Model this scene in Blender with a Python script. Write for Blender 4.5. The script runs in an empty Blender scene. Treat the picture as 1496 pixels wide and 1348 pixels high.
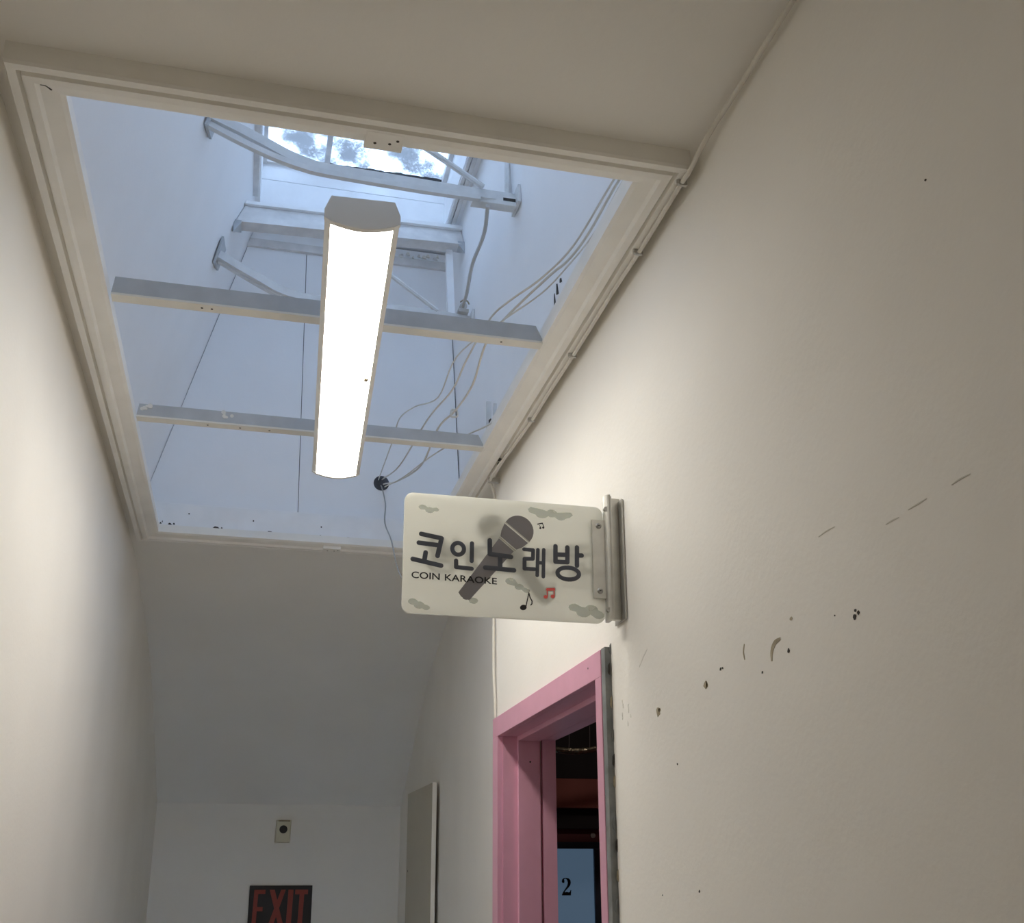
import bpy, bmesh, math, random
from mathutils import Vector, Matrix

# ------------------------------------------------------------------ camera, sky, exposure
SC = bpy.context.scene
COL = SC.collection
S = 1.2            # one layout unit in metres
EYE = 1.65         # camera height over the landing


def W(x, y, z):
    """layout units (origin at the lens) -> metres"""
    return Vector((x * S, y * S, EYE + z * S))


YAW, PITCH, ROLL, FPX, CY = 0.2406, 0.3124, -0.0037, 1582.5, 784.8
cam_d = bpy.data.cameras.new('camera')
cam = bpy.data.objects.new('camera', cam_d)
COL.objects.link(cam)
cf = Vector((math.sin(YAW) * math.cos(PITCH), math.cos(YAW) * math.cos(PITCH), math.sin(PITCH)))
cr = Vector((math.cos(YAW), -math.sin(YAW), 0))
cu = cr.cross(cf)
r2 = math.cos(ROLL) * cr + math.sin(ROLL) * cu
u2 = -math.sin(ROLL) * cr + math.cos(ROLL) * cu
cam.matrix_world = Matrix(((r2.x, u2.x, -cf.x, 0), (r2.y, u2.y, -cf.y, 0), (r2.z, u2.z, -cf.z, EYE), (0, 0, 0, 1)))
cam_d.sensor_width = 36
cam_d.lens = FPX / 1496 * 36
cam_d.shift_y = (CY - 674) / 1496
cam_d.clip_start = 0.02
SC.camera = cam

world = bpy.data.worlds.new('sky')
SC.world = world
world.use_nodes = True
bg = world.node_tree.nodes['Background']
bg.inputs[0].default_value = (0.52, 0.70, 1.0, 1)
bg.inputs[1].default_value = 18.0

SC.view_settings.view_transform = 'Standard'
SC.view_settings.look = 'None'
SC.view_settings.gamma = 1
SC.view_settings.use_curve_mapping = False
SC.view_settings.exposure = 0.0
LAMP = 22.5
SC.cycles.max_bounces = 12
SC.cycles.diffuse_bounces = 10
SC.cycles.transparent_max_bounces = 12
random.seed(7)

# ------------------------------------------------------------------ materials


def lin(r, g, b):
    f = lambda c: (c / 255 / 12.92) if c / 255 <= 0.04045 else ((c / 255 + 0.055) / 1.055) ** 2.4
    return (f(r), f(g), f(b), 1)


def mat(name, col, rough=0.6, metal=0.0, var=0.0, vscale=6.0, bump=0.0, bscale=120.0, spec=0.4, emit=None, estr=0.0,
        trans=0.0):
    m = bpy.data.materials.new(name)
    m.use_nodes = True
    nt = m.node_tree
    b = nt.nodes['Principled BSDF']
    b.inputs['Base Color'].default_value = col
    b.inputs['Roughness'].default_value = rough
    b.inputs['Metallic'].default_value = metal
    b.inputs['Specular IOR Level'].default_value = spec
    b.inputs['Transmission Weight'].default_value = trans
    if emit:
        b.inputs['Emission Color'].default_value = emit
        b.inputs['Emission Strength'].default_value = estr
    tc = nt.nodes.new('ShaderNodeTexCoord')
    if var > 0:
        n = nt.nodes.new('ShaderNodeTexNoise')
        n.inputs['Scale'].default_value = vscale
        n.inputs['Detail'].default_value = 5
        r = nt.nodes.new('ShaderNodeValToRGB')
        c = Vector(col[:3])
        r.color_ramp.elements[0].color = (*(c * (1 - var)), 1)
        r.color_ramp.elements[1].color = (*[min(1, q) for q in c * (1 + var * .5)], 1)
        r.color_ramp.elements[0].position = .3
        r.color_ramp.elements[1].position = .7
        nt.links.new(tc.outputs['Object'], n.inputs['Vector'])
        nt.links.new(n.outputs['Fac'], r.inputs['Fac'])
        nt.links.new(r.outputs['Color'], b.inputs['Base Color'])
    if bump > 0:
        n = nt.nodes.new('ShaderNodeTexNoise')
        n.inputs['Scale'].default_value = bscale
        n.inputs['Detail'].default_value = 3
        bp = nt.nodes.new('ShaderNodeBump')
        bp.inputs['Strength'].default_value = bump
        bp.inputs['Distance'].default_value = 0.004
        nt.links.new(tc.outputs['Object'], n.inputs['Vector'])
        nt.links.new(n.outputs['Fac'], bp.inputs['Height'])
        nt.links.new(bp.outputs['Normal'], b.inputs['Normal'])
    return m


M = {}
M['wall'] = mat('wall_plaster', (.89, .865, .815, 1), .75, var=.035, vscale=2.5, bump=.11, bscale=90, spec=.25)
M['ceil'] = mat('ceiling_paint', (.89, .865, .815, 1), .85, var=.03, vscale=2, bump=.1, bscale=70, spec=.2)
M['floor'] = mat('floor_vinyl', (.62, .59, .54, 1), .6, var=.15, vscale=5)
M['tread'] = mat('stair_tread', (.22, .20, .18, 1), .6, var=.15, vscale=5)
M['trim'] = mat('trim_paint', (.90, .88, .83, 1), .5, var=.05, vscale=9, bump=.1, bscale=40)
M['shaft'] = mat('shaft_paint', (.93, .933, .94, 1), .8, var=.03, vscale=3, bump=.08, bscale=60, spec=.2)
M['shaft_board'] = mat('shaft_board_paint', (.92, .925, .93, 1), .6, var=.04, vscale=14, bump=.15, bscale=30)
M['timber'] = mat('old_white_timber', (.74, .72, .70, 1), .65, var=.16, vscale=16, bump=.4, bscale=35)
M['gap'] = mat('dark_gap', (.09, .09, .10, 1), .9, var=.2)
M['steel'] = mat('painted_steel', (.72, .72, .71, 1), .5, var=.1, vscale=20, bump=.1, bscale=60)
M['angle'] = mat('grey_steel_angle', (.50, .52, .54, 1), .45, var=.12, vscale=14, bump=.1, bscale=60)  # shade on the beam's upright face is put into this darker grey
M['flange'] = mat('cream_flange', (.78, .76, .70, 1), .5, var=.06, vscale=14)  # bounce light under the beam is put into this paler, warmer colour
M['pipe'] = mat('grey_cord', (.52, .50, .47, 1), .6, var=.1)
M['cable'] = mat('white_cable', (.74, .71, .64, 1), .5, var=.08, vscale=30)
M['thin_wire'] = mat('grey_wire', (.38, .38, .36, 1), .5, var=.1)
M['housing'] = mat('lamp_housing', (.82, .81, .78, 1), .4, var=.02, spec=.4)
M['diffuser'] = mat('lamp_diffuser', (.9, .9, .88, 1), .5, var=.01, emit=(1, .94, .83, 1), estr=LAMP)
M['clip'] = mat('metal_clip', (.55, .54, .52, 1), .35, metal=.6, var=.1)
M['dirt'] = mat('dark_dirt', (.07, .065, .06, 1), .9, var=.3, vscale=40)
M['chip'] = mat('paint_chip_brown', (.30, .24, .15, 1), .9, var=.4, vscale=90)
M['scuff'] = mat('scuff_tan', (.46, .40, .29, 1), .9, var=.3, vscale=60)
M['peel'] = mat('peeled_patch', (.84, .82, .76, 1), .8, var=.1, vscale=60)
M['pink'] = mat('pink_gloss_paint', lin(224, 168, 190), .38, var=.05, vscale=12, bump=.06, bscale=30)
M['greyedge'] = mat('grey_weathered_edge', (.24, .25, .25, 1), .6, var=.35, vscale=25, bump=.3, bscale=40)
M['alu'] = mat('brushed_aluminium', (.60, .59, .55, 1), .42, metal=.75, var=.12, vscale=30)
M['screw'] = mat('screw_steel', (.38, .37, .35, 1), .35, metal=.8, var=.1)
M['ink'] = mat('sign_ink_charcoal', lin(76, 79, 88), .55, var=.03)
M['black'] = mat('black_ink', lin(28, 28, 30), .5, var=.03)
M['mic'] = mat('sign_ink_grey', lin(132, 128, 130), .55, var=.04)
M['micline'] = mat('sign_ink_pale', lin(196, 192, 182), .55, var=.02)
M['red'] = mat('sign_ink_red', lin(236, 100, 92), .55, var=.03)
M['halo'] = mat('sign_ink_white', lin(205, 205, 200), .55, var=.02)
M['ghost'] = mat('sign_reverse_ink', lin(90, 90, 96), .6, var=.03)
M['exitblk'] = mat('exit_plate_black', (.028, .026, .027, 1), .45, var=.2)
M['exitred'] = mat('exit_letters_red', (.30, .060, .045, 1), .55, var=.1)
M['ivory'] = mat('ivory_plastic', (.66, .62, .47, 1), .45, var=.03)
M['blackpl'] = mat('black_plastic', (.02, .02, .02, 1), .4, var=.1)
M['leaf'] = mat('door_leaf_paint', (.52, .485, .40, 1), .55, var=.04, vscale=4)
M['leafedge'] = mat('door_leaf_edge_lit', (.85, .83, .76, 1), .5, var=.03)  # lamp light on the leaf's near edge is put into this paler colour
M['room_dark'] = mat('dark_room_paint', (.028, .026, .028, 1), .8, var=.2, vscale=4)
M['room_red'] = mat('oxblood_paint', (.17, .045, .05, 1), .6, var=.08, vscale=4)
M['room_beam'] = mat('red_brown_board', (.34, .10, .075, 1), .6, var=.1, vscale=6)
M['frame_blue'] = mat('dark_blue_frame', (.05, .075, .11, 1), .5, var=.06)
M['glow_glass'] = mat('frosted_glass_added_glow', (.20, .30, .42, 1), .45, var=.05, vscale=3, emit=(.30, .50, .75, 1), estr=.16)  # faint glow put into the glass itself, no lit booth behind it
M['foil'] = mat('crinkled_foil', (.62, .58, .42, 1), .22, metal=.95, var=.2, vscale=40, bump=.9, bscale=55)
M['duct'] = mat('grey_duct', (.12, .11, .12, 1), .5, var=.2)

# sign acrylic: milky, lets light through
m = bpy.data.materials.new('milky_acrylic')
m.use_nodes = True
nt = m.node_tree
b = nt.nodes['Principled BSDF']
b.inputs['Base Color'].default_value = lin(238, 238, 230)
b.inputs['Roughness'].default_value = .25
tr = nt.nodes.new('ShaderNodeBsdfTranslucent')
tr.inputs['Color'].default_value = lin(248, 248, 243)
tp = nt.nodes.new('ShaderNodeBsdfTransparent')
tp.inputs['Color'].default_value = (.92, .92, .88, 1)
mx = nt.nodes.new('ShaderNodeMixShader')
mx.inputs[0].default_value = .52
mx2 = nt.nodes.new('ShaderNodeMixShader')
tcn = nt.nodes.new('ShaderNodeTexCoord')
nz = nt.nodes.new('ShaderNodeTexNoise')
nz.inputs['Scale'].default_value = 14
mr = nt.nodes.new('ShaderNodeMapRange')
mr.inputs['To Min'].default_value = .04
mr.inputs['To Max'].default_value = .11
nt.links.new(tcn.outputs['Object'], nz.inputs['Vector'])
nt.links.new(nz.outputs['Fac'], mr.inputs['Value'])
nt.links.new(mr.outputs['Result'], mx2.inputs[0])
nt.links.new(b.outputs[0], mx.inputs[1])
nt.links.new(tr.outputs[0], mx.inputs[2])
nt.links.new(mx.outputs[0], mx2.inputs[1])
nt.links.new(tp.outputs[0], mx2.inputs[2])
nt.links.new(mx2.outputs[0], nt.nodes['Material Output'].inputs[0])
M['acrylic'] = m
# pale cloud film: the same milky stuff, a little bluer
mc = m.copy()
mc.name = 'cloud_film'
mc.node_tree.nodes['Principled BSDF'].inputs['Base Color'].default_value = lin(200, 208, 214)
for n in mc.node_tree.nodes:
    if n.type == 'BSDF_TRANSLUCENT':
        n.inputs['Color'].default_value = lin(222, 228, 232)
for n in mc.node_tree.nodes:
    if n.type == 'MAP_RANGE':
        n.inputs['To Min'].default_value = .60
        n.inputs['To Max'].default_value = .80
M['cloud'] = mc

# skylight glass: wired, dirty, partly clear partly frosted
m = bpy.data.materials.new('dirty_skylight_glass')
m.use_nodes = True
nt = m.node_tree
for n in list(nt.nodes):
    if n.type == 'BSDF_PRINCIPLED':
        nt.nodes.remove(n)
tc = nt.nodes.new('ShaderNodeTexCoord')
n1 = nt.nodes.new('ShaderNodeTexNoise')
n1.inputs['Scale'].default_value = 95
n1.inputs['Detail'].default_value = 9
n1.inputs['Roughness'].default_value = .72
n1.inputs['Distortion'].default_value = .9
n2 = nt.nodes.new('ShaderNodeTexNoise')
n2.inputs['Scale'].default_value = 8
n2.inputs['Detail'].default_value = 3
ad = nt.nodes.new('ShaderNodeMath')
ad.operation = 'MULTIPLY_ADD'
ad.inputs[1].default_value = .85
rp = nt.nodes.new('ShaderNodeValToRGB')
rp.color_ramp.elements[0].position = .83
rp.color_ramp.elements[0].color = (0, 0, 0, 1)
rp.color_ramp.elements[1].position = 1.06
rp.color_ramp.elements[1].color = (1, 1, 1, 1)
clear = nt.nodes.new('ShaderNodeBsdfTransparent')
clear.inputs['Color'].default_value = (.34, .345, .35, 1)
fro = nt.nodes.new('ShaderNodeBsdfTranslucent')
fro.inputs['Color'].default_value = (.75, .78, .8, 1)
dirt = nt.nodes.new('ShaderNodeBsdfDiffuse')
dirt.inputs['Color'].default_value = (.34, .34, .33, 1)
dtr = nt.nodes.new('ShaderNodeBsdfTransparent')
dtr.inputs['Color'].default_value = (.27, .275, .28, 1)
a1 = nt.nodes.new('ShaderNodeMixShader')
a1.inputs[0].default_value = .25
a2 = nt.nodes.new('ShaderNodeMixShader')
a2.inputs[0].default_value = .6
a3 = nt.nodes.new('ShaderNodeMixShader')
L = nt.links.new
L(tc.outputs['Object'], n1.inputs['Vector'])
L(tc.outputs['Object'], n2.inputs['Vector'])
L(n1.outputs['Fac'], ad.inputs[0])
L(n2.outputs['Fac'], ad.inputs[2])
L(ad.outputs[0], rp.inputs['Fac'])
L(clear.outputs[0], a1.inputs[1])
L(fro.outputs[0], a1.inputs[2])
L(dirt.outputs[0], a2.inputs[1])
L(dtr.outputs[0], a2.inputs[2])
L(rp.outputs['Color'], a3.inputs[0])
L(a1.outputs[0], a3.inputs[1])
L(a2.outputs[0], a3.inputs[2])
L(a3.outputs[0], nt.nodes['Material Output'].inputs[0])
M['glass'] = m

# ------------------------------------------------------------------ mesh helpers
ORG = {}


def mk(name, vf, mt, parent=None, bevel=0.0, smooth=False, origin=None):
    """vf = (verts in metres world, faces); becomes ONE mesh object with its origin at its base"""
    vs, fs = vf
    xs, ys, zs = zip(*[tuple(v) for v in vs])
    o0 = origin or Vector(((min(xs) + max(xs)) / 2, (min(ys) + max(ys)) / 2, min(zs)))
    me = bpy.data.meshes.new(name)
    me.from_pydata([tuple(Vector(v) - o0) for v in vs], [], fs)
    bm = bmesh.new()
    bm.from_mesh(me)
    bmesh.ops.recalc_face_normals(bm, faces=bm.faces)
    bm.to_mesh(me)
    bm.free()
    me.materials.append(M[mt])
    if smooth:
        for p in me.polygons:
            p.use_smooth = True
    ob = bpy.data.objects.new(name, me)
    COL.objects.link(ob)
    ORG[ob.name] = o0
    if parent:
        ob.parent = parent
        ob.location = o0 - ORG[parent.name]
    else:
        ob.location = o0
    if bevel:
        bv = ob.modifiers.new('edge', 'BEVEL')
        bv.width = bevel
        bv.segments = 2
        bv.limit_method = 'ANGLE'
    return ob


def thing(name, loc, label, cat=None, group=None, kind=None):
    e = bpy.data.objects.new(name, None)
    e.empty_display_size = .05
    COL.objects.link(e)
    e.location = loc
    ORG[e.name] = Vector(loc)
    tag(e, label, cat, group, kind)
    return e


def tag(o, label=None, cat=None, group=None, kind=None):
    if label:
        o['label'] = label
    if cat:
        o['category'] = cat
    if group:
        o['group'] = group
    if kind:
        o['kind'] = kind
    return o


def struct(o, label, cat=None):
    return tag(o, label, cat or o.name.split('_')[0], None, 'structure')


def box(x0, x1, y0, y1, z0, z1):
    vs = [W(x, y, z) for x in (x0, x1) for y in (y0, y1) for z in (z0, z1)]
    fs = [(0, 1, 3, 2), (4, 6, 7, 5), (0, 4, 5, 1), (2, 3, 7, 6), (0, 2, 6, 4), (1, 5, 7, 3)]
    return vs, fs


def hexa(pts):
    """8 layout points: 4 of one face, then the 4 opposite"""
    vs = [W(*p) for p in pts]
    return vs, [(0, 1, 2, 3), (7, 6, 5, 4), (0, 4, 5, 1), (1, 5, 6, 2), (2, 6, 7, 3), (3, 7, 4, 0)]


def join(*vfs):
    V, F = [], []
    for v, f in vfs:
        k = len(V)
        V += list(v)
        F += [tuple(i + k for i in q) for q in f]
    return V, F


def prism(poly, y0, y1):
    """poly of (x,z) layout points, extruded along Y"""
    n = len(poly)
    vs = [W(x, y0, z) for x, z in poly] + [W(x, y1, z) for x, z in poly]
    fs = [tuple(range(n)), tuple(range(2 * n - 1, n - 1, -1))]
    fs += [(i, (i + 1) % n, n + (i + 1) % n, n + i) for i in range(n)]
    return vs, fs


def prismX(poly, x0, x1):
    """poly of (y,z), extruded along X"""
    n = len(poly)
    vs = [W(x0, y, z) for y, z in poly] + [W(x1, y, z) for y, z in poly]
    fs = [tuple(range(n)), tuple(range(2 * n - 1, n - 1, -1))]
    fs += [(i, (i + 1) % n, n + (i + 1) % n, n + i) for i in range(n)]
    return vs, fs


def smooth_path(pts, k=6):
    P = [Vector(p) for p in pts]
    P = [2 * P[0] - P[1]] + P + [2 * P[-1] - P[-2]]
    out = []
    for i in range(1, len(P) - 2):
        a, b_, c, d = P[i - 1], P[i], P[i + 1], P[i + 2]
        for j in range(k):
            t = j / k
            out.append(.5 * ((2 * b_) + (c - a) * t + (2 * a - 5 * b_ + 4 * c - d) * t * t + (3 * b_ - a - 3 * c + d) * t ** 3))
    out.append(P[-2])
    return out


def tube(pts, r, n=8, smooth=True, k=6, flat=None):
    """pts layout; r radius in layout units. flat=(w,h): rectangular section instead"""
    P = smooth_path(pts, k) if smooth else [Vector(p) for p in pts]
    P = [W(*p) for p in P]
    vs, fs = [], []
    ring = [(math.cos(2 * math.pi * i / n) * r * S, math.sin(2 * math.pi * i / n) * r * S) for i in range(n)]
    if flat:
        w, h = flat[0] * S / 2, flat[1] * S / 2
        ring = [(-w, -h), (w, -h), (w, h), (-w, h)]
    n = len(ring)
    for i, p in enumerate(P):
        t = (P[min(i + 1, len(P) - 1)] - P[max(i - 1, 0)]).normalized()
        up = Vector((0, 0, 1)) if abs(t.z) < .95 else Vector((0, 1, 0))
        a = t.cross(up).normalized()
        c = a.cross(t).normalized()
        vs += [p + a * x + c * y for x, y in ring]
    for i in range(len(P) - 1):
        for j in range(n):
            fs.append((i * n + j, i * n + (j + 1) % n, (i + 1) * n + (j + 1) % n, (i + 1) * n + j))
    fs.append(tuple(range(n - 1, -1, -1)))
    fs.append(tuple(range((len(P) - 1) * n, len(P) * n)))
    return vs, fs


def disc(c, axis, r, h, n=20, dome=0.0):
    """short cylinder, layout centre c (front), axis unit vec pointing back"""
    ax = Vector(axis).normalized()
    up = Vector((0, 0, 1)) if abs(ax.z) < .9 else Vector((0, 1, 0))
    a = ax.cross(up).normalized()
    d = a.cross(ax).normalized()
    c0 = W(*c)
    vs, fs = [], []
    rings = [(1, h), (1, 0)]
    if dome:
        rings += [(.8, -dome * .5), (.4, -dome * .95)]
    for q, off in rings:
        vs += [c0 + ax * off * S + (a * math.cos(2 * math.pi * i / n) + d * math.sin(2 * math.pi * i / n)) * r * q * S for i in range(n)]
    for k in range(len(rings) - 1):
        fs += [(k * n + i, k * n + (i + 1) % n, (k + 1) * n + (i + 1) % n, (k + 1) * n + i) for i in range(n)]
    fs.append(tuple(range(n)))
    fs.append(tuple(range((len(rings) - 1) * n, len(rings) * n)))
    return vs, fs


# ------------------------------------------------------------------ the setting: corridor
XL, XR, FLOOR = -.372, .575, -1.375
YB, YF = -2.2, 5.40
# opening in the ceiling (inner edge of its moulding)
OX0, OX1, OY0, OY1 = -.284, .495, 1.268, 3.130
LOW = -1.98   # foot of the stairs

fl = mk('floor', box(XL - .1, 1.0, YB, 3.0, FLOOR - .06, FLOOR), 'floor')
struct(fl, 'worn vinyl landing floor of the corridor')
st = []
for i in range(4):
    st.append(box(XL, .78, 3.0 + .3 * i, 3.3 + .3 * i + (1.3 if i == 3 else 0), LOW - .06, FLOOR - .15 * (i + 1)))
struct(mk('floor_stairs', join(*st), 'tread'), 'steps leading down to the exit')

wl = mk('wall_left', box(XL - .08, XL, YB, YF, LOW, 1.02), 'wall')
struct(wl, 'cream plaster wall along the left of the corridor')

# right wall: three blocks around the pink door, then a set-back stretch
DY0, DY1, DZ = 1.718, 2.437, .330     # clear door opening
TH = .118
wr = mk('wall_right', join(
    box(XR, XR + TH, YB, DY0 - .006, FLOOR - .06, 1.02),
    box(XR, XR + TH, DY0 - .006, DY1 + .006, DZ + .006, 1.02),
    (lambda p: ([W(x, y, z) for z in (LOW, 1.02) for x, y in p],
                [tuple(range(len(p))), tuple(range(2 * len(p) - 1, len(p) - 1, -1))] +
                [(i, (i + 1) % len(p), len(p) + (i + 1) % len(p), len(p) + i) for i in range(len(p))]))
    ([(XR, DY1 + .006), (XR + TH, DY1 + .006), (XR + TH, 2.60), (XR + .06, 2.56), (.590, 2.545), (.579, 2.53), (.576, 2.50)])), 'wall')
struct(wr, 'cream plaster wall on the right with the pink door and scuff marks')


def wr2(y):
    return .640 + .0425 * (y - 2.6)


struct(mk('wall_right_recess', hexa([(wr2(2.5), 2.55, LOW), (wr2(YF), YF, LOW), (wr2(YF), YF, 1.02), (wr2(2.5), 2.55, 1.02),
                                     (wr2(2.5) + .06, 2.55, LOW), (wr2(YF) + .06, YF, LOW), (wr2(YF) + .06, YF, 1.02), (wr2(2.5) + .06, 2.55, 1.02)]), 'wall'),
       'set-back plaster wall beyond the pink door')
struct(mk('wall_far', box(XL - .08, .86, 5.38, 5.46, LOW, 1.0), 'wall'), 'plaster end wall carrying the exit sign')
struct(mk('wall_back', box(XL - .08, XR + .1, YB - .08, YB, FLOOR - .06, 1.02), 'wall'), 'plaster wall behind the camera')

# ceiling with a hole, then the stretch that bends down over the stairs
hx0, hx1, hy0, hy1 = OX0 - .03, OX1 + .03, OY0 - .03, OY1 + .03
prof = smooth_path([(3.2, 1.0, 0), (3.4, .992, 0), (3.55, .970, 0), (3.75, .938, 0), (4.0, .897, 0), (4.3, .826, 0), (4.6, .722, 0), (5.0, .548, 0), (5.39, .372, 0)], 5)
pv, pf = [], []
for p in prof:
    pv += [W(XL - .04, p.x, p.y), W(.80, p.x, p.y), W(XL - .04, p.x, p.y + .03), W(.80, p.x, p.y + .03)]
for i in range(len(prof) - 1):
    k = 4 * i
    pf += [(k, k + 1, k + 5, k + 4), (k + 2, k + 6, k + 7, k + 3), (k, k + 4, k + 6, k + 2), (k + 1, k + 3, k + 7, k + 5)]
pf += [(0, 2, 3, 1), (len(pv) - 4, len(pv) - 3, len(pv) - 1, len(pv) - 2)]
ce = mk('ceiling', join(box(XL - .04, XR + .04, YB, hy0, 1.0, 1.03), box(XL - .04, hx0, hy0, hy1, 1.0, 1.03),
                        box(hx1, .80, hy0, hy1, 1.0, 1.03), box(XL - .04, .80, hy1, 3.2, 1.0, 1.03), (pv, pf)), 'ceil')
for pgn in ce.data.polygons:
    pgn.use_smooth = False
struct(ce, 'plain painted ceiling with the skylight opening, bending down over the stairs')

# ---- moulding round the opening: four mitred lengths
PROF = [(0.0, 1.004), (0.0, .982), (.006, .978), (.028, .974), (.032, .968), (.044, .968), (.046, .978), (.049, .978), (.051, .969), (.062, .969), (.064, .973), (.064, 1.0)]


def moulding(side):
    vs, n = [], len(PROF)
    for end in (0, 1):
        for d, z in PROF:
            if side == 'near':
                p = ((OX0 - d, OX1 + d)[end], OY0 - d, z)
            elif side == 'far':
                p = ((OX0 - d, OX1 + d)[end], OY1 + d, z)
            elif side == 'left':
                p = (OX0 - d, (OY0 - d, OY1 + d)[end], z)
            else:
                p = (OX1 + d, (OY0 - d, OY1 + d)[end], z)
            vs.append(W(*p))
    fs = [(i, (i + 1) % n, n + (i + 1) % n, n + i) for i in range(n)] + [tuple(range(n)), tuple(range(2 * n - 1, n - 1, -1))]
    return vs, fs


tr_near = mk('trim_1', moulding('near'), 'trim')
struct(tr_near, 'stepped moulding on the near edge of the skylight opening')
struct(mk('trim_2', moulding('left'), 'trim'), 'stepped moulding on the left edge of the skylight opening')
tr_right = mk('trim_3', moulding('right'), 'trim')
struct(tr_right, 'stepped moulding on the right edge of the skylight opening')
tr_far = mk('trim_4', moulding('far'), 'trim')
struct(tr_far, 'stepped moulding on the far edge of the skylight opening')
# plates in the middle of the near and far mouldings
for tr, y, zz in ((tr_near, OY0 - .022, .9675), (tr_far, OY1 + .030, .9675)):
    x = .128 if tr is tr_near else .215
    pl = mk('joint_plate', box(x - .026, x + .026, y - .018, y + .018, zz, zz + .014), 'trim', tr, bevel=.001)
    for dx, dy in ((-.012, .004), (.008, .002), (.018, -.006)):
        mk('screw_hole', disc((x + dx, y + dy, zz - .0004), (0, 0, 1), .0022, .001, 8), 'dirt', pl)
mk('paint_crack', tube([(OX0 - .027, OY0 - .024, .9745), (OX0 - .021, OY0 - .022, .9755), (OX0 - .015, OY0 - .014, .9765)], .0012, 5), 'dirt', tr_near)
jb = mk('trim_5', box(-.345, .60, OY1 + .018, OY1 + .040, .990, 1.078), 'shaft_board', bevel=.002)
struct(jb, 'flat white board standing on the far moulding')
for x, z, w in ((-.285, .999, .006), (-.279, 1.004, .003), (-.262, .998, .012), (-.248, .999, .007), (-.135, .997, .020), (-.112, .996, .006), (.02, .994, .02),
                (.175, .993, .008), (.245, .992, .05)):
    mk('dirt_mark', prism([(x, z + .013), (x + w, z + .0125), (x + w * .7, z + .017), (x + w * .3, z + .018)], OY1 + .0172, OY1 + .019), 'dirt', jb)
for x, z in ((-.205, 1.048), (-.02, 1.04), (.18, 1.036)):
    mk('nail_head', disc((x, OY1 + .017, z), (0, 1, 0), .0022, .002, 8), 'dirt', jb)
struct(mk('trim_6', box(OX1 + .004, OX1 + .018, OY0 + .0, OY1, 1.002, 1.022), 'trim'), 'thin batten along the right edge of the opening')

# ------------------------------------------------------------------ light well above the opening


def xl(z):
    return -.363 + .258 * (z - 1)


def xr(z):
    return .626 - .056 * (z - 1)


ZT = 2.07
Y0W, Y1W = 1.16, 3.20
struct(mk('wall_shaft_left', hexa([(xl(1.0), Y0W, 1.031), (xl(1.0), Y1W + .05, 1.031), (xl(ZT), Y1W + .05, ZT), (xl(ZT), Y0W, ZT),
                                   (xl(1.0) - .05, Y0W, 1.031), (xl(1.0) - .05, Y1W + .05, 1.031), (xl(ZT) - .05, Y1W + .05, ZT), (xl(ZT) - .05, Y0W, ZT)]), 'shaft'),
       'sloping white left side of the light well')
wsr = mk('wall_shaft_right', hexa([(xr(1.0), Y0W, 1.031), (xr(1.0), Y1W + .05, 1.031), (xr(ZT), Y1W + .05, ZT), (xr(ZT), Y0W, ZT),
                                   (xr(1.0) + .05, Y0W, 1.031), (xr(1.0) + .05, Y1W + .05, 1.031), (xr(ZT) + .05, Y1W + .05, ZT), (xr(ZT) + .05, Y0W, ZT)]), 'shaft')
struct(wsr, 'white right side of the light well with hanging cables')
struct(mk('wall_shaft_near', box(-.45, .70, Y0W - .05, Y0W, 1.031, ZT), 'shaft'), 'white near side of the light well')
wsf = mk('wall_shaft_far', box(-.45, .70, Y1W + .008, Y1W + .06, 1.031, ZT + .1), 'gap')
struct(wsf, 'far side of the light well faced with tall panels')
SEAM = .100
mk('panel', prism([(xl(1.0) + .002, 1.032), (SEAM + .0105, 1.032), (SEAM - .0135, 2.0), (xl(2.0) + .002, 2.0)], Y1W, Y1W + .012), 'shaft', wsf)
mk('panel', prism([(SEAM + .0127, 1.032), (xr(1.0) - .0045, 1.032), (xr(2.0) - .003, 2.0), (SEAM - .0113, 2.0)], Y1W, Y1W + .012), 'shaft', wsf)
mk('top_rail', prism([(xl(2.0), 2.0), (xr(2.0), 2.0), (xr(2.03), 2.028), (xl(2.03), 2.028)], Y1W - .012, Y1W + .012), 'timber', wsf, bevel=.001)
mk('picture_rail', prism([(xl(2.03), 2.028), (xr(2.03), 2.028), (xr(2.07), 2.062), (xl(2.07), 2.062)], Y1W - .004, Y1W + .012), 'shaft_board', wsf)
for i in range(14):
    x = .30 + .017 * i + random.uniform(-.006, .006)
    z = 2.035 + random.uniform(-.008, .012)
    w = random.uniform(.006, .018)
    mk('paint_flake', prism([(x, z), (x + w, z - .003), (x + w * .8, z + .007), (x + w * .2, z + .006)], Y1W - .016 - random.uniform(0, .004), Y1W - .012), 'peel' if i % 3 else 'timber', wsf)
# soffit frame at the top of the well
BX0, BX1, BY0, BY1 = -.072, .522, 1.22, 3.055
ZG = 2.235
struct(mk('ceiling_shaft', join(box(-.2, BX0 - .034, Y0W, Y1W + .05, ZT, ZT + .03), box(BX1 + .034, .70, Y0W, Y1W + .05, ZT, ZT + .03),
                                box(BX0 - .034, BX1 + .034, Y0W, BY0 - .034, ZT, ZT + .03), box(BX0 - .034, BX1 + .034, BY1 + .034, Y1W + .05, ZT, ZT + .03)), 'shaft'),
       'white soffit round the skylight kerb')

# ---- the skylight itself
sky = thing('window_1', W(.225, 2.3, ZT), 'dirty wired-glass skylight with white timber kerb at the top of the light well', 'window', None, 'structure')
SL = .10       # roof fall


def zg(y):
    return ZG + SL * (BY1 - y)


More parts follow.
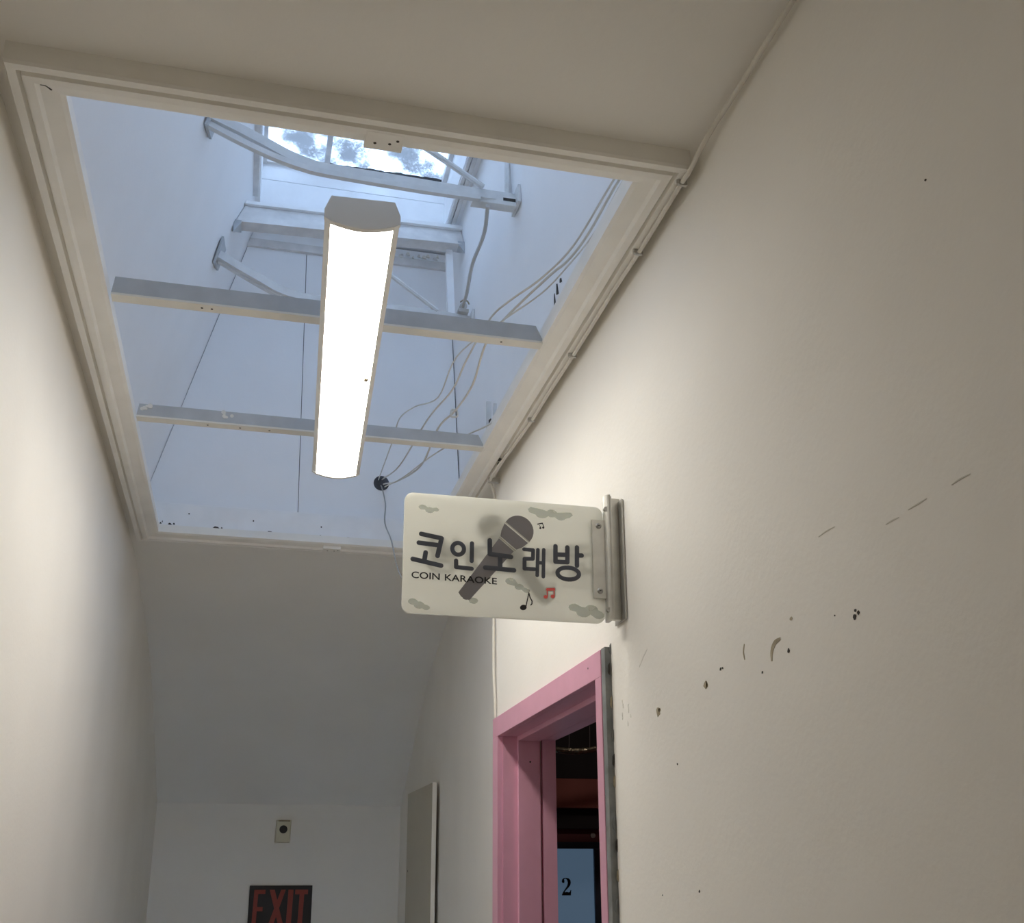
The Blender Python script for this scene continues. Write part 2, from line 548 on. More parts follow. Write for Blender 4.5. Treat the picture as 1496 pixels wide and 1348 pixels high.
mk('kerb_board', box(BX0 - .036, BX1 + .036, BY1, BY1 + .036, ZT - .003, 2.163), 'shaft_board', sky)
mk('kerb_board', box(BX0 - .036, BX1 + .036, BY1, BY1 + .036, 2.1655, ZG), 'shaft_board', sky)
for x0, x1 in ((BX0 - .036, BX0), (BX1, BX1 + .036)):
    mk('kerb_side', hexa([(x0, BY0, ZT - .002), (x0, BY1 - .0005, ZT - .002), (x0, BY1 - .0005, ZG), (x0, BY0, zg(BY0)),
                          (x1, BY0, ZT - .002), (x1, BY1 - .0005, ZT - .002), (x1, BY1 - .0005, ZG), (x1, BY0, zg(BY0))]), 'shaft_board', sky)
mk('kerb_board', box(BX0 - .036, BX1 + .036, BY0 - .036, BY0, ZT - .002, zg(BY0)), 'shaft_board', sky)


def roofbar(x0, x1, z0, z1, nm, mt, y0=BY0, y1=BY1):
    return mk(nm, hexa([(x0, y0, zg(y0) + z0), (x0, y1, zg(y1) + z0), (x0, y1, zg(y1) + z1), (x0, y0, zg(y0) + z1),
                        (x1, y0, zg(y0) + z0), (x1, y1, zg(y1) + z0), (x1, y1, zg(y1) + z1), (x1, y0, zg(y0) + z1)]), mt, sky)


XM = .130
roofbar(BX0 - .036, XM - .002, .012, .016, 'pane', 'glass')
roofbar(XM + .002, BX1 + .036, .012, .016, 'pane', 'glass')
roofbar(XM - .008, XM + .008, -.012, .030, 'glazing_bar', 'timber')
roofbar(BX0, BX0 + .012, -.014, .012, 'glass_rebate', 'timber')
roofbar(BX1 - .014, BX1, -.016, .012, 'glass_rebate', 'timber')
mk('sill_bar', box(BX0, BX1, BY1 - .012, BY1 + .002, ZG - .012, ZG + .008), 'timber', sky)
mk('perished_sealant', prism([(BX0 + .014, ZG + .004), (BX1 - .014, ZG + .004)] + [(BX1 - .014 - .0135 * i, ZG + .009 + random.uniform(0, .005)) for i in range(42)], BY1 - .018, BY1 - .012), 'dirt', sky)
# battens along the soffit
mk('batten', box(BX0 - .034, BX0 - .004, 1.4, 2.985, ZT - .024, ZT - .002), 'timber', sky, bevel=.002)
mk('batten', box(.538, .552, 1.4, 3.05, ZT - .010, ZT - .002), 'timber', sky, bevel=.001)
mk('batten', box(BX1 + .002, BX1 + .012, 1.4, 3.05, ZT - .014, ZT - .002), 'timber', sky, bevel=.001)

# ------------------------------------------------------------------ timber and steel crossing the well
hb = mk('header_beam', hexa([(xl(1.89) + .0, 2.885, 1.885), (xr(1.96) - .001, 2.955, 1.955), (xr(2.03) - .001, 2.985, 2.022), (xl(1.975), 2.93, 1.972),
                             (xl(1.89) + .0, 2.935, 1.885), (xr(1.96) - .001, 3.005, 1.955), (xr(2.03) - .001, 3.035, 2.022), (xl(1.975), 2.98, 1.972)]), 'timber', bevel=.002)
tag(hb, 'weathered white timber beam across the light well below the skylight', 'beam')
mk('top_strip', hexa([(xl(1.975), 2.918, 1.972), (xr(2.03), 2.972, 2.022), (xr(2.04), 2.974, 2.036), (xl(1.985), 2.920, 1.984),
                      (xl(1.975), 2.98, 1.972), (xr(2.03), 3.035, 2.022), (xr(2.04), 3.035, 2.036), (xl(1.985), 2.98, 1.984)]), 'shaft_board', hb)
for side in (0, 1):
    x, y, z = ((xl(1.87), 2.885, 1.87), (xr(1.95), 2.955, 1.945))[side]
    sg = 1 if side == 0 else -1
    mk('end_bracket', hexa([(x, y, z - .022), (x, y + .06, z + .015), (x, y + .06, z + .02), (x, y, z + .02),
                            (x + sg * .022, y, z + .012), (x + sg * .022, y + .06, z + .016), (x + sg * .022, y + .06, z + .02), (x + sg * .022, y, z + .02)]), 'angle', hb)


def tie(name, A, B, D, right, label):
    t = thing(name, W(A[0][0], A[0][1], min(p[2] for p in A)), label, 'tie bar', 'steel tie bars across the light well')
    mk('bar', tube(A, 0, smooth=True, k=5, flat=(.012, .024)), 'steel', t)
    if B:
        mk('lower_strand', tube(B, 0, smooth=True, k=5, flat=(.014, .014)), 'steel', t)
    mk('diagonal', tube(D, .0075, 8, smooth=False), 'steel', t)
    x, y, z = A[0]
    z += .005
    pl = [(xl(z - .045) + .001, y - .015, z - .045), (xl(z + .03) + .001, y - .035, z + .03), (xl(z + .045) + .001, y + .06, z + .045), (xl(z - .02) + .001, y + .07, z - .02)]
    mk('end_plate', hexa(pl + [(a + .006, b_, c) for a, b_, c in pl]), 'angle', t)
    x, y, z = A[-1]
    mk('end_plate', box(xr(z) - .008, xr(z), y - .035, y + .035, z - .03, z + .022), 'steel', t, bevel=.001)
    if right:
        mk('foot_block', box(.465, xr(z) - .008, y - .018, y + .012, z - .034, z - .006), 'steel', t, bevel=.002)
        mk('rust_slot', box(.545, xr(z) - .010, y - .0195, y - .0175, z - .022, z - .014), 'dirt', t)
        mk('hanger', box(.563, .572, y + .03, y + .042, z, ZT), 'steel', t)
        mk('hanger', box(.577, .584, y + .05, y + .056, z, ZT - .04), 'steel', t)
    return t


tie('tie_bar', [(-.18, 2.2, 1.712), (-.118, 2.21, 1.694), (-.063, 2.22, 1.677), (.0, 2.235, 1.659), (.05, 2.25, 1.654), (.101, 2.26, 1.654), (.304, 2.28, 1.664), (.482, 2.3, 1.675), (.583, 2.32, 1.689)],
    [(-.184, 2.205, 1.689), (-.109, 2.215, 1.663), (-.029, 2.225, 1.640), (.036, 2.24, 1.634), (.10, 2.255, 1.637), (.304, 2.275, 1.645), (.482, 2.29, 1.655)],
    [(.17, 2.30, 1.880), (.346, 2.29, 1.778), (.490, 2.29, 1.690)], True, 'bent steel tie bar across the light well just below the skylight')
tie('tie_bar', [(-.175, 2.83, 1.735), (-.11, 2.836, 1.703), (-.05, 2.842, 1.676), (.0, 2.85, 1.655), (.05, 2.855, 1.644), (.12, 2.865, 1.641), (.323, 2.877, 1.648), (.48, 2.888, 1.652), (.588, 2.9, 1.653)],
    [(-.170, 2.845, 1.722), (-.11, 2.85, 1.692), (-.05, 2.855, 1.664), (.01, 2.865, 1.640)],
    [(.235, 2.885, 1.836), (.33, 2.885, 1.769), (.478, 2.885, 1.664)], False, 'bent steel tie bar at the far side, behind the near angle beam')

post = mk('corner_post', join(hexa([(.530, 2.99, 1.70), (.552, 2.99, 1.70), (.541, 2.99, 1.945), (.519, 2.99, 1.945),
                                    (.530, 3.01, 1.70), (.552, 3.01, 1.70), (.541, 3.01, 1.945), (.519, 3.01, 1.945)]),
                              disc((.530, 2.989, 1.945), (0, 1, 0), .011, .021, 14)), 'shaft_board')
tag(post, 'slim white round-topped post hanging under the header beam at right', 'post')
hc = thing('hanging_cord', W(.553, 2.88, 1.66), 'grey cord looping down from the upper tie bar along the right side', 'cord')
mk('cord', tube([(.503, 2.295, 1.640), (.527, 2.45, 1.660), (.537, 2.65, 1.692), (.551, 2.8, 1.686), (.553, 2.86, 1.684), (.556, 2.885, 1.676)], .0052, 8), 'pipe', hc)
mk('junction_clamp', join(box(.540, .572, 2.872, 2.905, 1.665, 1.676), disc((.556, 2.872, 1.686), (0, 1, 0), .011, .024, 14)), 'pipe', hc, bevel=.0008)
mk('clamp_ring', tube([(.545, 2.868, 1.694), (.554, 2.868, 1.702), (.566, 2.868, 1.700), (.572, 2.868, 1.690)], .0022, 6), 'chip', hc)


def angle_beam(y, z, h, label, dirt):
    t = thing('angle_beam', W(.105, y, z), label, 'beam', 'grey steel angle beams across the skylight opening')
    x0, x1 = OX0 + .005, OX1 + .002
    mk('upright_flange', prism([(x0, z), (x1, z), (x1 - .014, z + h), (x0 + .004, z + h)], y, y + .004), 'angle', t)
    mk('bottom_flange', box(x0, x1, y, y + .026, z - .004, z), 'flange', t)
    for x in dirt:
        mk('paint_blob', join(*[disc((x + random.uniform(-.012, .012), y - .0004 - .0004 * q_, z + h * random.uniform(.45, .95)), (0, 1, 0), random.uniform(.003, .006), .002, 9) for q_ in range(6)]), 'flange', t)
    for k in range(3):
        x = random.uniform(x0 + .05, x1 - .05)
        mk('rivet', disc((x, y + .013, z - .0045), (0, 0, 1), .0022, .001, 8), 'dirt', t)
    return t


angle_beam(1.772, .984, .031, 'nearer grey steel angle beam crossing above the lamp', [])
angle_beam(2.298, .984, .027, 'farther grey steel angle beam with white paint blobs, near the far end of the lamp', [-.262, -.085])
hs = thing('hanger_strap', W(.508, 2.3, 1.0), 'pair of white hanger straps at the right end of the farther angle beam', 'strap')
mk('strap', box(.500, .512, 2.285, 2.289, 1.0, 1.094), 'steel', hs)
mk('strap', box(.518, .526, 2.289, 2.293, .995, 1.092), 'steel', hs)
mk('torn_slot', prism([(.506, 1.02), (.512, 1.012), (.517, 1.035), (.510, 1.05), (.505, 1.045)], 2.283, 2.2848), 'dirt', hs)

# peeled slots on the right side of the well
for y, z, dz in ((2.05, 1.262, .03), (2.075, 1.235, .05), (2.02, 1.275, .012)):
    x = xr(z) - .0012
    mk('paint_peel', hexa([(x, y, z), (x, y + .012, z + .004), (x, y + .010, z + dz), (x, y + .003, z + dz * .9),
                           (x + .003, y, z), (x + .003, y + .012, z + .004), (x + .003, y + .010, z + dz), (x + .003, y + .003, z + dz * .9)]), 'dirt', wsr)

# ------------------------------------------------------------------ cables
cg = 'loose white cables in the light well'
CB = [([(.535, 1.22, 1.10), (.515, 1.4, 1.084), (.492, 1.55, 1.053), (.46, 1.65, 1.042), (.42, 1.72, 1.032), (.397, 1.79, 1.028), (.385, 1.95, 1.022), (.383, 2.1, 1.023), (.363, 2.3, 1.040), (.366, 2.8, 1.118), (.364, 3.19, 1.222), (.364, 3.23, 1.222)],
       'topmost of the three cables sweeping from the near right corner', .0021),
      ([(.545, 1.22, 1.10), (.524, 1.4, 1.085), (.51, 1.52, 1.061), (.497, 1.6, 1.055), (.476, 1.66, 1.053), (.423, 1.79, 1.029), (.406, 1.87, 1.016), (.418, 2.05, 1.017), (.409, 2.2, 1.022), (.391, 2.32, 1.028), (.418, 2.75, 1.103), (.392, 3.05, 1.166), (.370, 3.19, 1.207), (.366, 3.23, 1.207)],
       'middle cable of the three, knotted on its way to the hole', .0025),
      ([(.553, 1.22, 1.10), (.532, 1.4, 1.087), (.515, 1.5, 1.052), (.496, 1.6, 1.043), (.474, 1.7, 1.042), (.417, 1.79, 1.0235), (.365, 1.95, 1.027), (.37, 2.2, 1.051), (.335, 2.32, 1.078), (.305, 2.36, 1.062), (.322, 2.6, 1.113), (.336, 2.9, 1.164), (.352, 3.19, 1.221), (.354, 3.23, 1.221)],
       'lowest of the three cables, looping up beyond the lamp', .0016),
      ([(.507, 1.80, 1.0), (.512, 1.95, 1.0), (.512, 2.1, 1.0), (.493, 2.22, 1.006), (.459, 2.33, 1.020), (.42, 2.6, 1.07), (.395, 2.95, 1.14), (.374, 3.19, 1.199), (.370, 3.23, 1.199)],
       'grey cable lying along the inside of the right moulding', .0020)]
for pts, lab, r in CB:
    tag(mk('loose_cable', tube(pts, r, 6), 'cable', smooth=True), lab, 'cable', cg)
knot = mk('cable_tie', tube([(.404, 2.218, 1.030), (.402, 2.215, 1.014), (.416, 2.212, 1.014), (.415, 2.215, 1.030), (.404, 2.218, 1.032)], .0022, 6), 'cable')
tag(knot, 'small tie knotted round the middle cable', 'cable tie')
# the round hole they go into
hole = mk('cable_hole', join(disc((.362, 3.1985, 1.212), (0, 1, 0), .0245, .004, 28)), 'gap', wsf)
wire = mk('thin_wire', tube([(.361, 3.23, 1.205), (.361, 3.185, 1.196), (.365, 3.10, 1.111), (.360, 3.05, 1.03), (.362, 2.9, .929), (.372, 2.85, .845), (.385, 2.8, .790), (.42, 2.76, .76), (.50, 2.74, .77)], .0021, 6), 'thin_wire', smooth=True)
tag(wire, 'thin grey wire drooping from the round hole behind the sign', 'wire')

cc = thing('wall_cable', W(.568, 2.5, .38), 'painted cable clipped along the ceiling corner and down to the pink door', 'cable')
pts = [(.566, YB + .01, .990), (.565, .2, .989), (.5655, .75, .990), (.564, .95, .988), (.566, 1.05, .989), (.561, 1.15, .982), (.557, 1.205, .9655), (.556, 1.24, .9648), (.558, 1.40, .9648), (.5565, 1.55, .9648),
       (.558, 1.75, .9648), (.557, 1.95, .9648), (.558, 2.08, .9648), (.555, 2.2, .9648), (.551, 2.30, .9648), (.546, 2.40, .9645), (.549, 2.46, .962), (.556, 2.475, .952), (.570, 2.50, .925), (.5725, 2.516, .86), (.5715, 2.522, .75), (.5725, 2.524, .63), (.571, 2.517, .50), (.571, 2.503, .42), (.571, 2.500, .376)]
mk('cable', tube(pts, .0036, 8, k=4), 'cable', cc, smooth=True)
for y in (1.232, 1.416, 1.778, 2.086):
    mk('clip', join(box(.5515, .5640, y - .0025, y + .0025, .9600, .9725), disc((.5505, y, .9610), (0, 0, 1), .0028, .008, 10)), 'clip', cc, bevel=.0008)
mk('clip', join(box(.544, .572, 2.456, 2.464, .957, .970), disc((.566, 2.46, .956), (0, 0, 1), .005, .004, 12)), 'clip', cc, bevel=.0008)
for y, x in ((2.335, .545), (2.31, .551), (2.28, .556), (2.36, .548)):
    mk('cracked_paint', box(x - .004, x + .003, y - .006, y + .008, .9675, .970), 'dirt' if y > 2.33 else 'clip', tr_right)

# ------------------------------------------------------------------ the lamp
LA = math.atan2(.050, 1.03)
lx, ly, lz = .142, 1.925, .930
lamp = thing('ceiling_light', W(lx, ly, lz), 'long glowing white strip light hung under the angle beams', 'lamp')
LL = .526


def rot(pts):
    out = []
    for x, y, z in pts:
        out.append(W(lx + x * math.cos(LA) + y * math.sin(LA), ly - x * math.sin(LA) + y * math.cos(LA), z))
    return out


def lsweep(poly, y0, y1):
    n = len(poly)
    vs = rot([(x, y0, z) for x, z in poly]) + rot([(x, y1, z) for x, z in poly])
    return vs, [tuple(range(n)), tuple(range(2 * n - 1, n - 1, -1))] + [(i, (i + 1) % n, n + (i + 1) % n, n + i) for i in range(n)]


hw = .0555
mk('housing', lsweep([(-hw, .957), (-hw, .945), (-hw + .009, .940), (-hw + .0095, .952), (hw - .0095, .952), (hw - .009, .940), (hw, .945), (hw, .957), (hw - .009, .980), (-hw + .009, .980)], -LL + .004, LL - .004), 'housing', lamp)
lens = [(-hw + .0095, .9415)] + [(-.0455 + .091 * i / 10, .9395 - .007 * math.sin(math.pi * i / 10)) for i in range(11)] + [(hw - .0095, .9415), (hw - .0095, .951), (-hw + .0095, .951)]
mk('diffuser', lsweep(lens, -LL + .010, LL - .010), 'diffuser', lamp)
capp = [(-hw - .001, .958), (-hw - .001, .944), (-hw + .008, .938)] + [(-.046 + .092 * i / 8, .9375 - .0085 * math.sin(math.pi * i / 8)) for i in range(9)] + [(hw - .008, .938), (hw + .001, .944), (hw + .001, .958), (hw - .008, .9815), (-hw + .008, .9815)]
for y0, y1 in ((-LL, -LL + .010), (LL - .010, LL)):
    mk('end_cap', lsweep(capp, y0, y1), 'housing', lamp, bevel=.0012)
for yy in (-.145, .372):
    mk('hanger_bracket', lsweep([(-.02, .9805), (.02, .9805), (.02, .9835), (-.02, .9835)], yy - .02, yy + .03), 'steel', lamp)
mk('dead_moth', lsweep([(.034, .9325), (.039, .9315), (.042, .934), (.037, .9345)], -.02, -.008), 'chip', lamp)

# ------------------------------------------------------------------ pink door frame and the room behind it
df = thing('door_1', W(XR, 2.08, FLOOR), 'pink painted door frame in the right wall, standing open', 'door', None, 'structure')
CX = XR - .0125
mk('casing', prismX([(1.683, DZ), (2.489, DZ), (2.489, .375), (1.683, .375)], CX, XR), 'pink', df, bevel=.0012)
mk('casing', box(CX, XR, DY1 + .004, 2.489, FLOOR, DZ), 'pink', df, bevel=.0012)
mk('casing', box(CX, XR, 1.683, DY0 - .004, FLOOR, DZ), 'pink', df, bevel=.0012)
ge = mk('edge_strip', box(CX + .0015, XR + .0005, 1.664, 1.6828, FLOOR, .376), 'greyedge', df, bevel=.0008)
for i in range(16):
    z = .37 - .045 * i + random.uniform(-.012, .012)
    x = XR - random.uniform(.001, .005)
    mk('filler_lump', prism([(x - .0015, z), (x + .0012, z - .004), (x + .0018, z + .016), (x - .0008, z + .012)], 1.6615, 1.6642), ('greyedge', 'dirt', 'scuff')[i % 3], ge)
# jamb linings with stops
mk('jamb', box(XR, .662, DY1, DY1 + .02, FLOOR, DZ + .018), 'pink', df)
mk('jamb', box(XR, .662, DY0 - .02, DY0, FLOOR, DZ + .018), 'pink', df)
mk('jamb', box(XR, .662, DY0, DY1, DZ, DZ + .018), 'pink', df)
mk('door_stop', box(.608, .660, DY1 - .011, DY1, FLOOR, DZ - .0), 'pink', df, bevel=.0015)
mk('door_stop', box(.608, .660, DY0, DY0 + .011, FLOOR, DZ - .0), 'pink', df, bevel=.0015)
mk('door_stop', box(.608, .660, DY0 + .011, DY1 - .011, DZ - .011, DZ), 'pink', df, bevel=.0015)
mk('inner_lining', box(.666, XR + TH + .004, DY1 - .010, DY1 + .02, FLOOR, DZ + .02), 'pink', df)
mk('inner_lining', box(.666, XR + TH + .004, DY0 - .02, DY0 + .010, FLOOR, DZ + .02), 'pink', df)
mk('inner_lining', box(.666, XR + TH + .004, DY0 + .01, DY1 - .01, DZ - .008, DZ + .02), 'pink', df)
mk('screw_hole', disc((.636, DY1 - .0115, .272), (0, 1, 0), .0022, .001, 8), 'dirt', df)
mk('screw_hole', disc((CX - .0004, 1.75, .356), (1, 0, 0), .0016, .001, 8), 'dirt', df)

RY = 4.2
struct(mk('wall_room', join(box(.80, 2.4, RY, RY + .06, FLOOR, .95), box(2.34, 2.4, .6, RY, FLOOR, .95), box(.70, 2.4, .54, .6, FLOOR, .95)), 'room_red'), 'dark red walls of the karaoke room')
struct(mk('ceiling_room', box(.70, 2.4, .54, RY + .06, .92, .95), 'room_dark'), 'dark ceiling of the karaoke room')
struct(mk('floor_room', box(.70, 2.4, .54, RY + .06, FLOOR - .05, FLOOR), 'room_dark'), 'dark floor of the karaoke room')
bk = thing('bulkhead', W(1.5, RY - .1, .218), 'red-brown bulkhead board over the booth door', 'bulkhead')
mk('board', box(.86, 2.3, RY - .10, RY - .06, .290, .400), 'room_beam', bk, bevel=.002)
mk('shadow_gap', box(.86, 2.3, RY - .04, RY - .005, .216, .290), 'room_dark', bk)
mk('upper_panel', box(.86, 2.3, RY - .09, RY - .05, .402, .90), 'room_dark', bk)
bd = thing('door_3', W(1.23, RY, FLOOR), 'dark blue booth door with frosted glass numbered 2, a glow added to it', 'door', None, 'structure')
GX0, GX1 = 1.110, 1.346
mk('door_rail', box(GX0 - .03, GX1 + .03, RY - .03, RY - .001, .141, .166), 'frame_blue', bd, bevel=.002)
for x0, x1 in ((GX0 - .03, GX0), (GX1, GX1 + .03)):
    mk('door_stile', box(x0, x1, RY - .03, RY - .001, FLOOR, .141), 'frame_blue', bd, bevel=.002)
gl = mk('glass_panel', box(GX0, GX1, RY - .018, RY - .010, FLOOR + .02, .141), 'glow_glass', bd)
# numeral 2 with a ball end and heavy foot
n2 = [(.205, .70), (.10, .72), (.06, .80), (.10, .91), (.24, .99), (.42, 1.0), (.62, .97), (.76, .86), (.79, .72), (.74, .58), (.60, .45), (.42, .32), (.28, .20), (.30, .175), (.45, .20), (.60, .17), (.70, .19), (.75, .30), (.81, .30), (.77, .0), (.06, .0), (.06, .06), (.18, .22), (.38, .42), (.50, .56), (.55, .72), (.50, .87), (.40, .94), (.29, .94), (.24, .89), (.28, .83), (.27, .74)]
nx, nz_, nw, nh = 1.214, -.030, .042, .064
mk('numeral', prism([(nx + a * nw / .85, nz_ + c * nh) for a, c in n2], RY - .0195, RY - .0182), 'black', bd)
ds = thing('door_closer_plate', W(1.40, RY, .19), 'small metal plate on the red wall above the booth door', 'plate')
mk('plate', disc((1.352, RY - .004, .192), (0, 1, 0), .010, .006, 14), 'clip', ds)
fp = thing('foil_pipe', W(1.3, 3.7, .47), 'crinkled gold foil pipe under the dark ceiling of the karaoke room', 'pipe')
fpts = [(.86 + .09 * i, 3.66 + .01 * math.sin(i * 2.1), .455 + .012 * max(0, i - 3.2) + .004 * math.sin(i * 1.7)) for i in range(10)]
mk('foil_wrap', tube(fpts, .012, 10, k=5), 'foil', fp)
for i in range(8):
    x = .95 + .075 * i
    mk('hanger_wire', tube([(x, 3.66, .46 + .012 * max(0, (x - .86) / .09 - 3.2)), (x + .01, 3.66, .92)], .0016, 5, smooth=False), 'duct', fp)
vd = mk('ventilation_duct', tube([(1.30, 3.4, .365), (1.24, 3.4, .385), (1.30, 3.5, .41), (1.5, 3.6, .42), (1.9, 3.6, .42)], .045, 16), 'duct', smooth=True)
tag(vd, 'grey ventilation duct hanging behind the right door jamb', 'duct')
# unseen lamp, added to brighten the dark room
rl = thing('added_room_lamp', W(1.75, 2.9, .86), 'unseen lamp added to brighten the karaoke room', 'lamp')
mk('holder', disc((1.75, 2.9, .88), (0, 0, 1), .03, .04, 16), 'duct', rl)
mk('bulb', disc((1.75, 2.9, .86), (0, 0, 1), .022, .02, 16, dome=.02), 'housing', rl)
ld = bpy.data.lights.new('room_bulb_light', 'POINT')
ld.energy = 6
ld.color = (1, .8, .7)
ld.shadow_soft_size = .05
lo = bpy.data.objects.new('bulb_light', ld)
COL.objects.link(lo)
lo.parent = rl
lo.location = (0, 0, -.06)

# ------------------------------------------------------------------ the hanging sign (panel-local millimetres, lower left corner = 0,0)
SX, SZ, SY = .2185, .3985, 1.598
sign = thing('karaoke_sign', W(.40, SY, SZ), 'milky acrylic coin karaoke sign on a metal bracket above the pink door', 'sign')
mmu = 1 / 1200


def sp(a, c):
    return (SX + a * mmu, SZ + c * mmu)


PW, PH, RC = 392.0, 235.0, 17.0
poly = []
for cx, cz, a0 in ((PW - RC, PH - RC, 0), (RC, PH - RC, 90), (RC, RC, 180), (PW - RC, RC, 270)):
    for i in range(7):
        a = math.radians(a0 + 15 * i)
        poly.append(sp(cx + RC * math.cos(a), cz + RC * math.sin(a)))
panel = mk('panel', prism(poly, SY, SY + .0055), 'acrylic', sign, bevel=.0008)


def stroke(pts, w):
    """flat round-ended stroke as one polygon strip; returns 2d vf in mm"""
    V, F = [], []
    for i in range(len(pts) - 1):
        a, b_ = Vector(pts[i]), Vector(pts[i + 1])
        d = (b_ - a).normalized()
        n = Vector((-d.y, d.x))
        base = math.atan2(n.y, n.x)
        k = len(V)
        ring = [a + Vector((math.cos(base + math.pi * j / 8), math.sin(base + math.pi * j / 8))) * w / 2 for j in range(9)]
        ring += [b_ + Vector((math.cos(base + math.pi + math.pi * j / 8), math.sin(base + math.pi + math.pi * j / 8))) * w / 2 for j in range(9)]
        V += [Vector((q_.x, q_.y, .25 * i)) for q_ in ring]
        F.append(tuple(range(k, k + len(ring))))
    return V, F


def ringshape(cx, cz, rx, rz, w, n=28):
    V, F = [], []
    for i in range(n):
        a = 2 * math.pi * i / n
        V.append(Vector((cx + (rx + w / 2) * math.cos(a), cz + (rz + w / 2) * math.sin(a))))
        V.append(Vector((cx + (rx - w / 2) * math.cos(a), cz + (rz - w / 2) * math.sin(a))))
    for i in range(n):
        j = (i + 1) % n
        F.append((2 * i, 2 * j, 2 * j + 1, 2 * i + 1))
    return V, F


def ell(cx, cz, rx, rz, n=24, tilt=0.0):
    V = []
    for i in range(n):
        a = 2 * math.pi * i / n
        x, y = rx * math.cos(a), rz * math.sin(a)
        V.append(Vector((cx + x * math.cos(tilt) - y * math.sin(tilt), cz + x * math.sin(tilt) + y * math.cos(tilt))))
    return V, [tuple(range(n))]


def flat(*shapes):
    V, F = [], []
    for g, (v, f) in enumerate(shapes):
        k = len(V)
        V += [Vector((q_[0], q_[1], g + (q_[2] if len(q_) > 2 else 0))) for q_ in v]
        F += [tuple(i + k for i in q) for q in f]
    return V, F


LAY = [0]


def ink(name, vf, mt, layer, back=False, label=None):
    """ink film on the panel; layer 1.. lies further out. back=True: on the rear face, turned round"""
    V, F = vf
    if back:
        y = SY + .0055 + layer * .0002
        vs = [W(SX + (PW - q_[0]) * mmu, y + (q_[2] if len(q_) > 2 else 0) * .00003, SZ + q_[1] * mmu) for q_ in V]
        th = .00015 * S
    else:
        y = SY - layer * .0002
        vs = [W(SX + q_[0] * mmu, y - (q_[2] if len(q_) > 2 else 0) * .00003, SZ + q_[1] * mmu) for q_ in V]
        th = -.00015 * S
    n = len(vs)
    v2 = vs + [v + Vector((0, th, 0)) for v in vs]
    f2 = []
    for q in F:
        f2.append(q)
        f2.append(tuple(i + n for i in reversed(q)))
        f2 += [(q[i], q[(i + 1) % len(q)], q[(i + 1) % len(q)] + n, q[i] + n) for i in range(len(q))]
    o = mk(name, (v2, f2), mt, panel)
    if label:
        o['label'] = label
    return o


arc = []
c0 = Vector((219.5, 174.0))
a_s, a_e = math.atan2(190 - 174, 196.1 - 219.5), math.atan2(153.1 - 174, 242.8 - 219.5)
for i in range(17):
    t = a_s + (a_e - a_s) * i / 16
    rr = 28.4 + (31.3 - 28.4) * i / 16
    arc.append(c0 + Vector((math.cos(t), math.sin(t))) * (rr + 1.5 * math.sin(math.pi * i / 16)))
DOME = (arc, [tuple(range(len(arc)))])
BASK = ([Vector(p) for p in [(193.6, 186.5), (239.8, 150.2), (229, 141.0), (216.9, 135.5), (185.6, 160.2), (187.5, 172)]], [(0, 1, 2, 3, 4, 5)])
BODY = ([Vector(p) for p in [(182.6, 155.6), (211.4, 131.6), (126.5, 31.2), (119, 31.6), (110, 37), (105, 44.5)]], [(0, 1, 2, 3, 4, 5)])
SW = 9.0
GL = {
    'ko': flat(stroke([(32.8, 153.3), (71.5, 147.5), (64.4, 112.3)], SW), stroke([(28.7, 135.7), (66.6, 133.3)], SW), stroke([(41.9, 117.4), (39.7, 101.4)], SW), stroke([(18, 103.2), (71.5, 93.8)], SW)),
    'in': flat(ringshape(103.5, 129, 11.2, 11.6, 8.2), stroke([(130.1, 141.7), (129.7, 106.8)], 8.2), stroke([(99.9, 105.5), (100.1, 92.9), (129.9, 91.6)], 8.2)),
    'no': flat(stroke([(164.6, 150.2), (164.6, 123.0), (205.9, 120.1)], SW), stroke([(184.7, 119), (184.7, 97)], SW), stroke([(155.9, 95.6), (211.8, 94.0)], SW)),
    'rae': flat(stroke([(231.9, 137), (249.6, 136.6), (249, 119.2), (232.5, 118.2), (232.3, 98.4), (252.3, 98.8)], 7.6), stroke([(259.2, 138), (257.2, 86.8)], 7.2), stroke([(270.8, 138.8), (269.2, 85)], 7.2), stroke([(258, 112.1), (270, 112.3)], 7.2)),
    'bang': flat(stroke([(294.4, 147.6), (293.9, 116.4), (317.6, 116.8), (318.2, 146.9)], SW), stroke([(294.1, 131), (317.9, 131.6)], SW), stroke([(337.7, 148.3), (336.8, 111.3)], SW), stroke([(337.3, 131.8), (346.9, 132.5)], SW), ringshape(319, 94.4, 21.5, 11.8, 8.6)),
}
for k, v in GL.items():
    ink('hangul_letter', v, 'ink', 3)
mic = ink('microphone_print', DOME, 'mic', 1, label='grey microphone picture')
ink('microphone_print', BASK, 'mic', 1)
ink('microphone_print', BODY, 'mic', 1)
ink('microphone_line', stroke([(195.6, 189.0), (241.8, 152.2)], 1.9), 'micline', 2)
ink('microphone_line', stroke([(183.6, 158.0), (214.6, 133.0)], 1.9), 'micline', 2)
ink('music_note', flat(ell(229.6, 22.4, 6.6, 5.2, 18, .3), stroke([(234.6, 24.5), (240.6, 51.5)], 2.0), stroke([(240.6, 51.5), (242.8, 42.5), (246.6, 36), (246.4, 30.5), (244.3, 28)], 2.2)), 'black', 2, label='black quaver')
ink('music_note_halo', flat(ell(273.4, 45.6, 5.2, 4.8, 18), ell(287.2, 47.2, 5.2, 4.8, 18), stroke([(276.7, 47.1), (276.3, 62.7), (290, 64.2), (290.4, 47.9)], 5.2), stroke([(276.4, 60), (290.2, 61.4)], 8.6)), 'halo', 1)
